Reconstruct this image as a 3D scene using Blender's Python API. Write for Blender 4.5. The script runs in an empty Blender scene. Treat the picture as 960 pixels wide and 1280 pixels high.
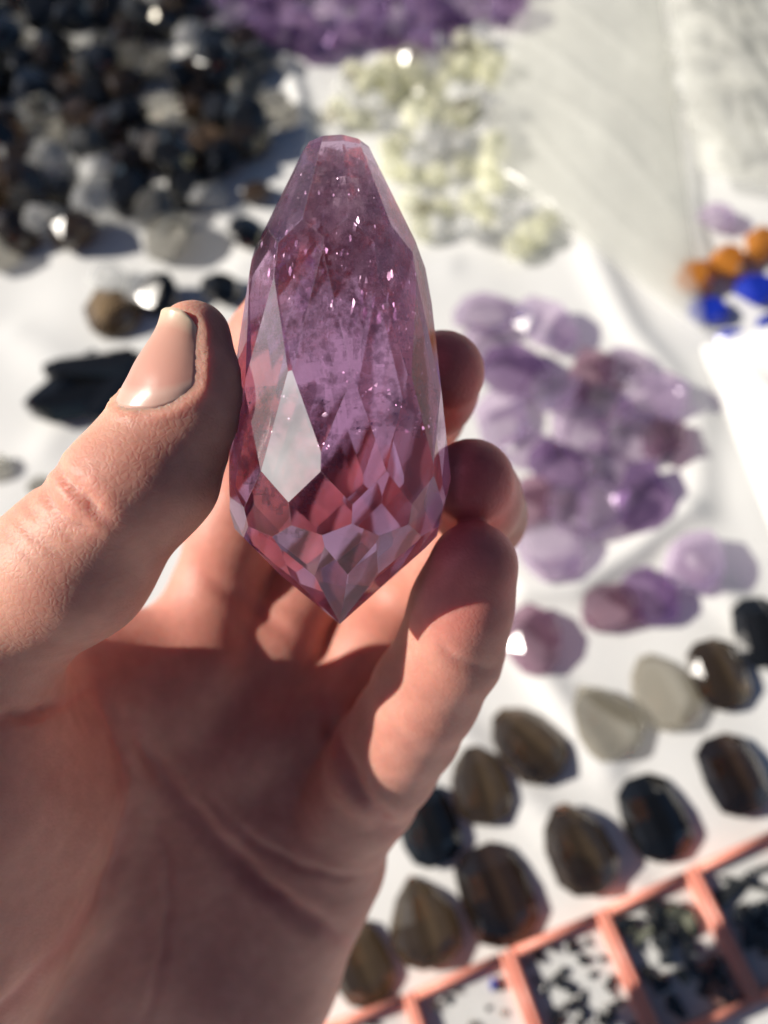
import bpy, bmesh, math, random
import numpy as np
from mathutils import Vector, Matrix

# ------------------------------------------------------------------ camera, world, sun
SC = bpy.context.scene
FPX = 962.0                       # focal length in pixels of the 960x1280 photograph
TILT = math.radians(25)           # camera tilt away from straight down
ROLL = math.radians(-6)          # the phone is held rolled
DIST = 0.36                      # metres to the cloth along the view axis
R_CAM = Matrix.Rotation(TILT, 3, 'X') @ Matrix.Rotation(ROLL, 3, 'Z')
CAM_H = DIST * math.cos(TILT)

cam_d = bpy.data.cameras.new('camera')
cam = bpy.data.objects.new('camera', cam_d)
SC.collection.objects.link(cam)
cam.location = (0, 0, CAM_H)
cam.rotation_euler = R_CAM.to_euler()
cam_d.sensor_fit = 'VERTICAL'
cam_d.lens = 5.6
cam_d.sensor_height = 5.6 * 1280 / FPX
cam_d.clip_start = 0.005
cam_d.clip_end = 50
cam_d.dof.use_dof = True
cam_d.dof.focus_distance = 0.104
cam_d.dof.aperture_fstop = 5.6 / 2.5
SC.camera = cam

# direction to the sun, read off the gem's shadow on the little finger (camera frame), then taken to the world
SUN = (R_CAM @ Vector((-0.87, 0.26, 0.42))).normalized()
el = math.asin(SUN.z)
print('sun elevation', math.degrees(el))
wd = bpy.data.worlds.new('World')
SC.world = wd
wd.use_nodes = True
nt = wd.node_tree
sky = nt.nodes.new('ShaderNodeTexSky')
sky.sky_type = 'NISHITA'
sky.sun_disc = False
sky.air_density = 0.65
sky.dust_density = 0.6
sky.sun_elevation = el
sky.sun_rotation = math.atan2(SUN.x, SUN.y)
bg = nt.nodes['Background']
bg.inputs['Strength'].default_value = 0.05
nt.links.new(sky.outputs[0], bg.inputs['Color'])
sd = bpy.data.lights.new('sun', 'SUN')
sd.energy = 5.0
sd.angle = math.radians(0.53)
sd.color = (1.0, 0.93, 0.83)
so = bpy.data.objects.new('sun', sd)
so.rotation_euler = SUN.to_track_quat('Z', 'Y').to_euler()
so.location = SUN * 2
SC.collection.objects.link(so)

SC.view_settings.view_transform = 'Standard'
SC.view_settings.look = 'None'
SC.view_settings.exposure = 0.32
SC.view_settings.gamma = 1
cy = SC.cycles
cy.use_denoising = True
cy.max_bounces = 16
cy.transmission_bounces = 14
cy.transparent_max_bounces = 24
cy.diffuse_bounces = 4
cy.glossy_bounces = 6
cy.volume_bounces = 1
cy.caustics_refractive = False
cy.caustics_reflective = False
cy.sample_clamp_indirect = 6.0
cy.blur_glossy = 0.3

# ------------------------------------------------------------------ helpers
R_NP = np.array(R_CAM)
C_POS = np.array([0, 0, CAM_H])
COL = SC.collection


def P(px, py, d):
    """photo pixel + depth (mm) -> camera-space mm"""
    return np.array([(px - 480) / FPX * d, (640 - py) / FPX * d, -d])


def to_world(v_mm):
    return (np.asarray(v_mm) * 0.001) @ R_NP.T + C_POS


def T(px, py, h=0.0):
    """photo pixel -> point on the plane z = h (metres)"""
    r = R_NP @ np.array([(px - 480) / FPX, (640 - py) / FPX, -1.0])
    k = (h - CAM_H) / r[2]
    return C_POS + r * k


def mm_per_px(px, py, h=0.0):
    return np.linalg.norm(T(px + 1, py, h) - T(px, py, h))


def tag(o, label=None, cat=None, group=None, kind=None):
    if label: o['label'] = label
    if cat: o['category'] = cat
    if group: o['group'] = group
    if kind: o['kind'] = kind
    return o


def obj(name, mesh, mat=None, parent=None, loc=None):
    o = bpy.data.objects.new(name, mesh)
    COL.objects.link(o)
    if mat is not None and not mesh.materials:
        mesh.materials.append(mat)
    if parent is not None:
        o.parent = parent
    if loc is not None:
        o.location = loc
    return o


def mesh_from(verts, faces, name, smooth=False):
    me = bpy.data.meshes.new(name)
    me.from_pydata([tuple(map(float, v)) for v in verts], [], faces)
    me.update()
    if smooth:
        me.polygons.foreach_set('use_smooth', [True] * len(me.polygons))
    return me


def hull_mesh(pts, name, dissolve=1.0):
    bm = bmesh.new()
    for p in pts:
        bm.verts.new(p)
    r = bmesh.ops.convex_hull(bm, input=bm.verts)
    bmesh.ops.delete(bm, geom=[v for v in bm.verts if not v.link_faces], context='VERTS')
    bmesh.ops.dissolve_limit(bm, angle_limit=math.radians(dissolve), verts=bm.verts, edges=bm.edges)
    bmesh.ops.recalc_face_normals(bm, faces=bm.faces)
    me = bpy.data.meshes.new(name)
    bm.to_mesh(me)
    bm.free()
    return me


# ------------------------------------------------------------------ materials
def new_mat(name):
    m = bpy.data.materials.new(name)
    m.use_nodes = True
    return m, m.node_tree, m.node_tree.nodes['Principled BSDF']


def N(nt, t, **kw):
    n = nt.nodes.new(t)
    for k, v in kw.items():
        setattr(n, k, v)
    return n


def stone_mat(name, col, tcol, trans=0.7, clear=0.35, rough=0.06, ior=1.5, vary=0.35, scale=1.7, lit_side=None):
    """cut stone: glassy body, part of the light passing straight through its tint"""
    m, nt, b = new_mat(name)
    L = nt.links
    tc = N(nt, 'ShaderNodeTexCoord')
    oi = N(nt, 'ShaderNodeObjectInfo')
    no = N(nt, 'ShaderNodeTexNoise')
    no.inputs['Scale'].default_value = scale
    no.inputs['Detail'].default_value = 3
    ad = N(nt, 'ShaderNodeVectorMath', operation='ADD')
    L.new(tc.outputs['Object'], ad.inputs[0])
    L.new(oi.outputs['Location'], ad.inputs[1])
    L.new(ad.outputs[0], no.inputs['Vector'])
    mx = N(nt, 'ShaderNodeMix', data_type='RGBA')
    mx.inputs['A'].default_value = (*[c * (1 - vary) for c in col], 1)
    mx.inputs['B'].default_value = (*[min(1, c * (1 + vary)) for c in col], 1)
    L.new(no.outputs['Fac'], mx.inputs['Factor'])
    hs = N(nt, 'ShaderNodeHueSaturation')
    mr = N(nt, 'ShaderNodeMapRange')
    mr.inputs['To Min'].default_value = 0.6
    mr.inputs['To Max'].default_value = 1.3
    L.new(oi.outputs['Random'], mr.inputs['Value'])
    L.new(mr.outputs[0], hs.inputs['Value'])
    src = mx.outputs['Result']
    if lit_side:                       # light gathered to one side, painted as a gradient with faint bands
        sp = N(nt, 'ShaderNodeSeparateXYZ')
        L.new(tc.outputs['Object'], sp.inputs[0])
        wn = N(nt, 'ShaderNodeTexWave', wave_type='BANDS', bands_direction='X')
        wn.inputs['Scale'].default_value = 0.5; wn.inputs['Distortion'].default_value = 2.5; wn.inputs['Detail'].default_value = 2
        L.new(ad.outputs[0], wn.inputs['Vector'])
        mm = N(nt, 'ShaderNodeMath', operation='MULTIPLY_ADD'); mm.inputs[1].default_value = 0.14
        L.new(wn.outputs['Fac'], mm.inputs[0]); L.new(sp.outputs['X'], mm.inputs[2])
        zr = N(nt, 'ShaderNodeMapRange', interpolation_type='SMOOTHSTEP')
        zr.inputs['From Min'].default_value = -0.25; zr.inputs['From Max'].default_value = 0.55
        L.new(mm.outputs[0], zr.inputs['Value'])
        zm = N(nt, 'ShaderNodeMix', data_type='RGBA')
        zm.inputs['B'].default_value = (*lit_side, 1)
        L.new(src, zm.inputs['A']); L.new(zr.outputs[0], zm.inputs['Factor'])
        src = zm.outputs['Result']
    L.new(src, hs.inputs['Color'])
    L.new(hs.outputs[0], b.inputs['Base Color'])
    b.inputs['Transmission Weight'].default_value = trans
    b.inputs['Roughness'].default_value = rough
    b.inputs['IOR'].default_value = ior
    b.inputs['Coat Weight'].default_value = 0.8
    b.inputs['Coat Roughness'].default_value = 0.11
    tr = N(nt, 'ShaderNodeBsdfTransparent')
    tr.inputs['Color'].default_value = (*tcol, 1)
    ms = N(nt, 'ShaderNodeMixShader')
    ms.inputs[0].default_value = clear
    L.new(b.outputs[0], ms.inputs[1])
    L.new(tr.outputs[0], ms.inputs[2])
    L.new(ms.outputs[0], nt.nodes['Material Output'].inputs['Surface'])
    return m


M = {}
M['smoky'] = stone_mat('smoky_quartz', (0.16, 0.11, 0.075), (0.40, 0.30, 0.22), 0.85, 0.2, 0.07)
M['black'] = stone_mat('black_quartz', (0.012, 0.012, 0.012), (0.1, 0.09, 0.08), 0.4, 0.04, 0.07)
M['grey'] = stone_mat('grey_quartz', (0.7, 0.68, 0.62), (0.88, 0.86, 0.81), 0.9, 0.45, 0.03)
M['clear'] = stone_mat('clear_quartz', (0.97, 0.97, 0.95), (0.98, 0.98, 0.97), 0.3, 0.6, 0.05, vary=0.05)
M['lemon'] = stone_mat('lemon_quartz', (0.98, 0.96, 0.74), (0.99, 0.99, 0.92), 0.15, 0.58, 0.06, vary=0.07)
M['amethyst'] = stone_mat('pale_amethyst', (0.88, 0.76, 0.92), (0.91, 0.81, 0.95), 0.8, 0.55, 0.03, vary=.15)
M['amethyst_dark'] = stone_mat('deep_amethyst', (0.55, 0.38, 0.62), (0.76, 0.61, 0.83), 0.8, 0.45, 0.03)
M['amethyst_pink'] = stone_mat('rosy_amethyst', (0.62, 0.42, 0.50), (0.80, 0.62, 0.72), 0.85, 0.5, 0.03)
M['tea'] = stone_mat('tea_quartz', (0.16, 0.11, 0.07), (0.55, 0.43, 0.3), 0.85, 0.12, 0.03, vary=.4, lit_side=(0.72, 0.52, 0.32))
M['tea_pale'] = stone_mat('champagne_quartz', (0.62, 0.56, 0.46), (0.95, 0.92, 0.84), 0.9, 0.5, 0.02, lit_side=(0.95, 0.9, 0.8))
M['tea_dark'] = stone_mat('dark_tea_quartz', (0.04, 0.027, 0.02), (0.34, 0.22, 0.15), 0.8, 0.08, 0.03, lit_side=(0.28, 0.17, 0.11))
M['orange'] = stone_mat('orange_stone', (0.62, 0.24, 0.035), (0.9, 0.5, 0.15), 0.4, 0.2, 0.12)
M['blue'] = stone_mat('blue_stone', (0.012, 0.035, 0.42), (0.05, 0.12, 0.7), 0.15, 0.06, 0.2)
M['chip'] = stone_mat('dark_chip', (0.03, 0.033, 0.035), (0.2, 0.2, 0.2), 0.3, 0.05, 0.18)
M['chip_green'] = stone_mat('greenish_chip', (0.32, 0.33, 0.24), (0.6, 0.6, 0.5), 0.5, 0.2, 0.12)
M['chip_rose'] = stone_mat('rosy_chip', (0.45, 0.25, 0.2), (0.7, 0.5, 0.45), 0.4, 0.15, 0.15)

# white cloth
m, nt, b = new_mat('white_cloth')
tc = N(nt, 'ShaderNodeTexCoord')
no = N(nt, 'ShaderNodeTexNoise'); no.inputs['Scale'].default_value = 9; no.inputs['Detail'].default_value = 5
cr = N(nt, 'ShaderNodeValToRGB')
cr.color_ramp.elements[0].color = (0.70, 0.70, 0.69, 1); cr.color_ramp.elements[1].color = (0.83, 0.83, 0.81, 1)
nt.links.new(tc.outputs['Object'], no.inputs['Vector']); nt.links.new(no.outputs['Fac'], cr.inputs[0])
nt.links.new(cr.outputs[0], b.inputs['Base Color'])
wv = N(nt, 'ShaderNodeTexNoise'); wv.inputs['Scale'].default_value = 900
bp = N(nt, 'ShaderNodeBump'); bp.inputs['Strength'].default_value = 0.25; bp.inputs['Distance'].default_value = 0.0005
nt.links.new(tc.outputs['Object'], wv.inputs['Vector']); nt.links.new(wv.outputs['Fac'], bp.inputs['Height'])
nt.links.new(bp.outputs[0], b.inputs['Normal'])
b.inputs['Roughness'].default_value = 0.9
b.inputs['Specular IOR Level'].default_value = 0.15
M['cloth'] = m

# coral plastic
m, nt, b = new_mat('coral_plastic')
tc = N(nt, 'ShaderNodeTexCoord')
no = N(nt, 'ShaderNodeTexNoise'); no.inputs['Scale'].default_value = 60; no.inputs['Detail'].default_value = 4
cr = N(nt, 'ShaderNodeValToRGB')
cr.color_ramp.elements[0].color = (0.80, 0.27, 0.19, 1); cr.color_ramp.elements[1].color = (0.88, 0.36, 0.27, 1)
nt.links.new(tc.outputs['Object'], no.inputs['Vector']); nt.links.new(no.outputs['Fac'], cr.inputs[0])
nt.links.new(cr.outputs[0], b.inputs['Base Color'])
b.inputs['Roughness'].default_value = 0.38
b.inputs['Subsurface Weight'].default_value = 0.3
b.inputs['Subsurface Radius'].default_value = (1, 0.4, 0.25)
b.inputs['Subsurface Scale'].default_value = 0.002
M['coral'] = m

# white card in the boxes
m, nt, b = new_mat('white_liner')
tc = N(nt, 'ShaderNodeTexCoord')
no = N(nt, 'ShaderNodeTexNoise'); no.inputs['Scale'].default_value = 120
cr = N(nt, 'ShaderNodeValToRGB')
cr.color_ramp.elements[0].color = (0.55, 0.56, 0.55, 1); cr.color_ramp.elements[1].color = (0.72, 0.72, 0.70, 1)
nt.links.new(tc.outputs['Object'], no.inputs['Vector']); nt.links.new(no.outputs['Fac'], cr.inputs[0])
nt.links.new(cr.outputs[0], b.inputs['Base Color'])
b.inputs['Roughness'].default_value = 0.6
M['liner'] = m

# thin plastic film
m, nt, b = new_mat('plastic_film')
b.inputs['Base Color'].default_value = (0.90, 0.90, 0.86, 1)
b.inputs['Roughness'].default_value = 0.14
b.inputs['Specular IOR Level'].default_value = 0.8
tl = N(nt, 'ShaderNodeBsdfTranslucent'); tl.inputs['Color'].default_value = (0.92, 0.92, 0.87, 1)
tr = N(nt, 'ShaderNodeBsdfTransparent'); tr.inputs['Color'].default_value = (0.93, 0.93, 0.89, 1)
m1 = N(nt, 'ShaderNodeMixShader'); m1.inputs[0].default_value = 0.4
m2 = N(nt, 'ShaderNodeMixShader')
tc = N(nt, 'ShaderNodeTexCoord')
no = N(nt, 'ShaderNodeTexNoise'); no.inputs['Scale'].default_value = 30; no.inputs['Detail'].default_value = 3
mr = N(nt, 'ShaderNodeMapRange'); mr.inputs['To Min'].default_value = 0.5; mr.inputs['To Max'].default_value = 0.78
nt.links.new(tc.outputs['Object'], no.inputs['Vector']); nt.links.new(no.outputs['Fac'], mr.inputs['Value'])
nt.links.new(mr.outputs[0], m2.inputs[0])
nt.links.new(b.outputs[0], m1.inputs[1]); nt.links.new(tl.outputs[0], m1.inputs[2])
nt.links.new(m1.outputs[0], m2.inputs[1]); nt.links.new(tr.outputs[0], m2.inputs[2])
nt.links.new(m2.outputs[0], nt.nodes['Material Output'].inputs['Surface'])
vo = N(nt, 'ShaderNodeTexVoronoi', feature='DISTANCE_TO_EDGE'); vo.inputs['Scale'].default_value = 55
bp = N(nt, 'ShaderNodeBump'); bp.inputs['Strength'].default_value = 0.22; bp.inputs['Distance'].default_value = 0.004
nt.links.new(tc.outputs['Object'], vo.inputs['Vector']); nt.links.new(vo.outputs['Distance'], bp.inputs['Height'])
nt.links.new(bp.outputs[0], b.inputs['Normal'])
M['film'] = m

# skin
m, nt, b = new_mat('skin')
L = nt.links
tc = N(nt, 'ShaderNodeTexCoord')
at = N(nt, 'ShaderNodeAttribute'); at.attribute_name = 'flush_glow'
n1 = N(nt, 'ShaderNodeTexNoise'); n1.inputs['Scale'].default_value = 110; n1.inputs['Detail'].default_value = 4
n2 = N(nt, 'ShaderNodeTexNoise'); n2.inputs['Scale'].default_value = 420; n2.inputs['Detail'].default_value = 3
L.new(tc.outputs['Object'], n1.inputs['Vector']); L.new(tc.outputs['Object'], n2.inputs['Vector'])
mx = N(nt, 'ShaderNodeMix', data_type='RGBA')
mx.inputs['A'].default_value = (0.65, 0.38, 0.285, 1); mx.inputs['B'].default_value = (0.64, 0.25, 0.21, 1)
L.new(at.outputs['Fac'], mx.inputs['Factor'])
mt2 = N(nt, 'ShaderNodeMix', data_type='RGBA'); mt2.inputs['B'].default_value = (0.74, 0.20, 0.18, 1)  # red of light shining through fingertips, painted into the skin colour
mr2 = N(nt, 'ShaderNodeMapRange'); mr2.inputs['From Min'].default_value = 1.0; mr2.inputs['From Max'].default_value = 1.6
L.new(at.outputs['Fac'], mr2.inputs['Value']); L.new(mr2.outputs[0], mt2.inputs['Factor']); L.new(mx.outputs['Result'], mt2.inputs['A'])
mo = N(nt, 'ShaderNodeMix', data_type='RGBA', blend_type='MULTIPLY')
cr = N(nt, 'ShaderNodeValToRGB')
cr.color_ramp.elements[0].position = 0.3; cr.color_ramp.elements[0].color = (0.84, 0.70, 0.68, 1)
cr.color_ramp.elements[1].position = 0.7; cr.color_ramp.elements[1].color = (1.06, 1.03, 1.0, 1)
L.new(n1.outputs['Fac'], cr.inputs[0])
mo.inputs['Factor'].default_value = 0.8
L.new(mt2.outputs['Result'], mo.inputs['A']); L.new(cr.outputs[0], mo.inputs['B'])
m3 = N(nt, 'ShaderNodeMix', data_type='RGBA', blend_type='MULTIPLY')
cr2 = N(nt, 'ShaderNodeValToRGB')
cr2.color_ramp.elements[0].position = 0.35; cr2.color_ramp.elements[0].color = (0.9, 0.86, 0.84, 1)
cr2.color_ramp.elements[1].position = 0.65; cr2.color_ramp.elements[1].color = (1.04, 1.02, 1.0, 1)
L.new(n2.outputs['Fac'], cr2.inputs[0]); m3.inputs['Factor'].default_value = 0.6
L.new(mo.outputs['Result'], m3.inputs['A']); L.new(cr2.outputs[0], m3.inputs['B'])
L.new(m3.outputs['Result'], b.inputs['Base Color'])
b.inputs['Roughness'].default_value = 0.54
b.inputs['Specular IOR Level'].default_value = 0.42
b.inputs['Subsurface Weight'].default_value = 0.85
b.inputs['Subsurface Radius'].default_value = (1.0, 0.24, 0.13)
b.inputs['Subsurface Scale'].default_value = 0.0034
# fine skin relief: cells + stretched ridges
vo = N(nt, 'ShaderNodeTexVoronoi', feature='DISTANCE_TO_EDGE'); vo.inputs['Scale'].default_value = 1080
wp = N(nt, 'ShaderNodeMix', data_type='VECTOR'); 
nz = N(nt, 'ShaderNodeTexNoise'); nz.inputs['Scale'].default_value = 500
L.new(tc.outputs['Object'], nz.inputs['Vector'])
va = N(nt, 'ShaderNodeVectorMath', operation='MULTIPLY_ADD')
va.inputs[1].default_value = (0.0012, 0.0012, 0.0012)
L.new(nz.outputs['Color'], va.inputs[0]); L.new(tc.outputs['Object'], va.inputs[2])
L.new(va.outputs[0], vo.inputs['Vector'])
cl = N(nt, 'ShaderNodeMapRange'); cl.inputs['From Max'].default_value = 0.25
L.new(vo.outputs['Distance'], cl.inputs['Value'])
n4 = N(nt, 'ShaderNodeTexNoise'); n4.inputs['Scale'].default_value = 900; n4.inputs['Detail'].default_value = 4
L.new(tc.outputs['Object'], n4.inputs['Vector'])
ma = N(nt, 'ShaderNodeMath', operation='MULTIPLY_ADD'); ma.inputs[1].default_value = 0.45
L.new(cl.outputs[0], ma.inputs[0]); L.new(n4.outputs['Fac'], ma.inputs[2])
bp = N(nt, 'ShaderNodeBump'); bp.inputs['Strength'].default_value = 0.42; bp.inputs['Distance'].default_value = 0.00015
L.new(ma.outputs[0], bp.inputs['Height']); L.new(bp.outputs[0], b.inputs['Normal'])
M['skin'] = m

# nail
m, nt, b = new_mat('nail')
at = N(nt, 'ShaderNodeAttribute'); at.attribute_name = 'along'
cr = N(nt, 'ShaderNodeValToRGB')
e = cr.color_ramp.elements
e[0].position = 0.0; e[0].color = (0.62, 0.37, 0.30, 1)
e[1].position = 1.0; e[1].color = (0.70, 0.54, 0.40, 1)
for p_, c_ in ((0.13, (0.63, 0.39, 0.32)), (0.22, (0.60, 0.30, 0.24)), (0.8, (0.60, 0.32, 0.245)), (0.92, (0.66, 0.46, 0.34))):
    x = e.new(p_); x.color = (*c_, 1)
nt.links.new(at.outputs['Fac'], cr.inputs[0])
nt.links.new(cr.outputs[0], b.inputs['Base Color'])
b.inputs['Roughness'].default_value = 0.3
b.inputs['Specular IOR Level'].default_value = 0.5
b.inputs['Subsurface Weight'].default_value = 0.5
b.inputs['Subsurface Radius'].default_value = (1, 0.5, 0.4)
b.inputs['Subsurface Scale'].default_value = 0.0012
tc = N(nt, 'ShaderNodeTexCoord')
no = N(nt, 'ShaderNodeTexNoise'); no.inputs['Scale'].default_value = 700
nt.links.new(tc.outputs['Object'], no.inputs['Vector'])
bp = N(nt, 'ShaderNodeBump'); bp.inputs['Strength'].default_value = 0.12; bp.inputs['Distance'].default_value = 0.0002
nt.links.new(no.outputs['Fac'], bp.inputs['Height']); nt.links.new(bp.outputs[0], b.inputs['Normal'])
M['nail'] = m

# the large amethyst
m, nt, b = new_mat('amethyst_gem')
nt.nodes.remove(b)
out = nt.nodes['Material Output']
gl = N(nt, 'ShaderNodeBsdfGlass'); gl.inputs['IOR'].default_value = 1.55; gl.inputs['Roughness'].default_value = 0.0
gl.inputs['Color'].default_value = (0.97, 0.93, 0.98, 1)
tr = N(nt, 'ShaderNodeBsdfTransparent'); tr.inputs['Color'].default_value = (1.0, 0.84, 0.94, 1)
ms = N(nt, 'ShaderNodeMixShader'); ms.inputs[0].default_value = 0.26
nt.links.new(gl.outputs[0], ms.inputs[1]); nt.links.new(tr.outputs[0], ms.inputs[2])
nt.links.new(ms.outputs[0], out.inputs['Surface'])
ab = N(nt, 'ShaderNodeVolumeAbsorption')
ab.inputs['Color'].default_value = (0.55, 0.26, 0.54, 1); ab.inputs['Density'].default_value = 56
nt.links.new(ab.outputs[0], out.inputs['Volume'])
M['gem'] = m

# worn edges; two facets whose sky reflection is painted as pale diffuse (per-face attribute)
df = N(nt, 'ShaderNodeBsdfDiffuse'); df.inputs['Color'].default_value = (0.80, 0.80, 0.83, 1)
mx2 = N(nt, 'ShaderNodeMixShader')
at = N(nt, 'ShaderNodeAttribute'); at.attribute_name = 'wear_sheen'
tc = N(nt, 'ShaderNodeTexCoord'); no = N(nt, 'ShaderNodeTexNoise')
no.inputs['Scale'].default_value = 85; no.inputs['Detail'].default_value = 5
mr = N(nt, 'ShaderNodeMapRange')
mr.inputs['From Min'].default_value = 0.3; mr.inputs['From Max'].default_value = 0.7
mr.inputs['To Min'].default_value = 0.55; mr.inputs['To Max'].default_value = 1.3
mu = N(nt, 'ShaderNodeMath', operation='MULTIPLY')
nt.links.new(tc.outputs['Object'], no.inputs['Vector']); nt.links.new(no.outputs['Fac'], mr.inputs['Value'])
nt.links.new(at.outputs['Fac'], mu.inputs[0]); nt.links.new(mr.outputs[0], mu.inputs[1])
nt.links.new(mu.outputs[0], mx2.inputs[0])
nt.links.new(ms.outputs[0], mx2.inputs[1]); nt.links.new(df.outputs[0], mx2.inputs[2])
nt.links.new(mx2.outputs[0], out.inputs['Surface'])

# inclusions: pale veils inside the gem
m, nt, b = new_mat('veil')
b.inputs['Base Color'].default_value = (0.88, 0.80, 0.80, 1); b.inputs['Roughness'].default_value = 0.25
tl = N(nt, 'ShaderNodeBsdfTranslucent'); tl.inputs['Color'].default_value = (0.88, 0.77, 0.79, 1)
tr = N(nt, 'ShaderNodeBsdfTransparent')
m1 = N(nt, 'ShaderNodeMixShader'); m1.inputs[0].default_value = 0.5
m2 = N(nt, 'ShaderNodeMixShader')
tc = N(nt, 'ShaderNodeTexCoord')
no = N(nt, 'ShaderNodeTexNoise'); no.inputs['Scale'].default_value = 420; no.inputs['Detail'].default_value = 7; no.inputs['Roughness'].default_value = 0.7
mr = N(nt, 'ShaderNodeMapRange'); mr.inputs['From Min'].default_value = 0.36; mr.inputs['From Max'].default_value = 0.56
mr.inputs['To Min'].default_value = 0.35; mr.inputs['To Max'].default_value = 1.0
nt.links.new(tc.outputs['Object'], no.inputs['Vector']); nt.links.new(no.outputs['Fac'], mr.inputs['Value'])
nt.links.new(mr.outputs[0], m2.inputs[0])
nt.links.new(b.outputs[0], m1.inputs[1]); nt.links.new(tl.outputs[0], m1.inputs[2])
nt.links.new(m1.outputs[0], m2.inputs[1]); nt.links.new(tr.outputs[0], m2.inputs[2])
nt.links.new(m2.outputs[0], nt.nodes['Material Output'].inputs['Surface'])
M['veil'] = m

m, nt, b = new_mat('fracture')
no = N(nt, 'ShaderNodeTexNoise'); no.inputs['Scale'].default_value = 800
cr = N(nt, 'ShaderNodeValToRGB')
cr.color_ramp.elements[0].color = (0.8, 0.72, 0.8, 1); cr.color_ramp.elements[1].color = (1.0, 0.97, 1.0, 1)
nt.links.new(no.outputs['Fac'], cr.inputs[0]); nt.links.new(cr.outputs[0], b.inputs['Base Color'])
b.inputs['Roughness'].default_value = 0.36; b.inputs['Metallic'].default_value = 1.0
M['fracture'] = m

# ------------------------------------------------------------------ the cloth on the table
def seg_dist(p, a, b):
    ab = b - a
    t = np.clip(((p - a) @ ab) / (ab @ ab), 0, 1)
    return np.linalg.norm(p - (a + t[:, None] * ab), axis=1), t


def poly_dist(p, pts):
    pts = [np.asarray(q, float) for q in pts]
    d = np.full(len(p), 1e9)
    for a, b_ in zip(pts[:-1], pts[1:]):
        d = np.minimum(d, seg_dist(p, a, b_)[0])
    return d


FOLDS = [  # photo pixels, height m, width m
    ([(350, 60), (372, 120), (385, 180)], 0.004, 0.005),
    ([(650, 740), (720, 735), (790, 690), (850, 640)], 0.006, 0.006),
    ([(640, 790), (700, 880), (760, 960)], 0.003, 0.006),
    ([(560, 900), (700, 1040), (800, 1120)], 0.0025, 0.006),
    ([(860, 700), (920, 760), (960, 800)], 0.004, 0.006),
    ([(20, 420), (110, 480), (60, 560)], 0.002, 0.010),
    ([(740, 320), (790, 420), (870, 520), (870, 640)], 0.004, 0.008),
    ([(300, 330), (380, 300), (560, 330)], 0.002, 0.008),
]


def cloth_height(xy):
    z = np.zeros(len(xy))
    for pts, hh, w in FOLDS:
        q = [T(*p)[:2] for p in pts]
        z += hh * np.exp(-(poly_dist(xy, q) / w) ** 2)
    x, y = xy[:, 0], xy[:, 1]
    z += 0.0012 * np.sin(x * 31 + 2.1 * np.sin(y * 23)) * np.sin(y * 27 + 1.3 + 1.7 * np.sin(x * 19))
    z += 0.0006 * np.sin(x * 83 + y * 47) * np.sin(y * 71 - x * 29)
    return z


nx, ny = 320, 320
g1 = np.linspace(-1, 1, nx)
g1 = np.sign(g1) * np.abs(g1) ** 1.8
cc = T(480, 560)
gx = cc[0] + g1 * 1.1; gy = cc[1] + g1 * 1.1
X, Y = np.meshgrid(gx, gy)
xy = np.stack([X.ravel(), Y.ravel()], 1)
Z = cloth_height(xy)
V = np.column_stack([xy, Z])
F = [(j * nx + i, j * nx + i + 1, (j + 1) * nx + i + 1, (j + 1) * nx + i) for j in range(ny - 1) for i in range(nx - 1)]
cloth = obj('tablecloth', mesh_from(V, F, 'tablecloth', True), M['cloth'])
tag(cloth, 'white cotton cloth spread over the stall table', kind='structure')


def ground_at(x, y):
    return float(cloth_height(np.array([[x, y]]))[0])


# ------------------------------------------------------------------ the gem (camera-space mm, axis up the picture)
GEM_D = 112.0
S = FPX / GEM_D
gem_c = P(425, 780, GEM_D)               # lower tip
PROF = [(780, 0), (768, 14), (740, 47), (695, 99), (650, 131), (612, 137), (575, 137.5), (530, 136), (430, 126),
        (350, 113), (270, 86), (200, 52), (175, 40)]
ph = np.array([(780 - y) / S for y, r in PROF]); pr = np.array([r / S for y, r in PROF]) * 0.985


def prof(h):
    return np.interp(h, ph, pr)


def prof_smooth(h):
    k = np.linspace(-1.6, 1.6, 9)
    return float(np.mean([prof(max(0, h + q)) for q in k]))


rnd = random.Random(5)
planes = []
rows = [(750, 12), (698, 12), (640, 12), (578, 12), (500, 12), (385, 12), (262, 12)]
for i, (ypx, n) in enumerate(rows):
    h = (780 - ypx) / S
    r = prof_smooth(h)
    e_ = 1.2
    dr = (prof_smooth(h + e_) - prof_smooth(h - e_)) / (2 * e_)
    if i == 0:
        dr = prof(9.5) / 9.5
        r = dr * h
    off = -20 + (15 if (i - 3) % 2 else 0)
    for k in range(n):
        a = math.radians(off + k * 360 / n + rnd.uniform(-1, 1))
        nr, nz_ = 1.0, -dr + rnd.uniform(-0.008, 0.008)
        nn = np.array([math.sin(a) * nr, nz_, math.cos(a) * nr])
        nn /= np.linalg.norm(nn)
        p0 = np.array([math.sin(a) * r, h, math.cos(a) * r])
        planes.append((nn, float(nn @ p0)))
top_h = (780 - 175) / S
planes.append((np.array([0.0, 1, 0]), top_h))
GN = np.array([p[0] for p in planes]); GO = np.array([p[1] for p in planes])
GTILT = np.array(Matrix.Rotation(math.radians(-3), 3, 'X') @ Matrix.Rotation(math.radians(0.5), 3, 'Z'))

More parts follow.
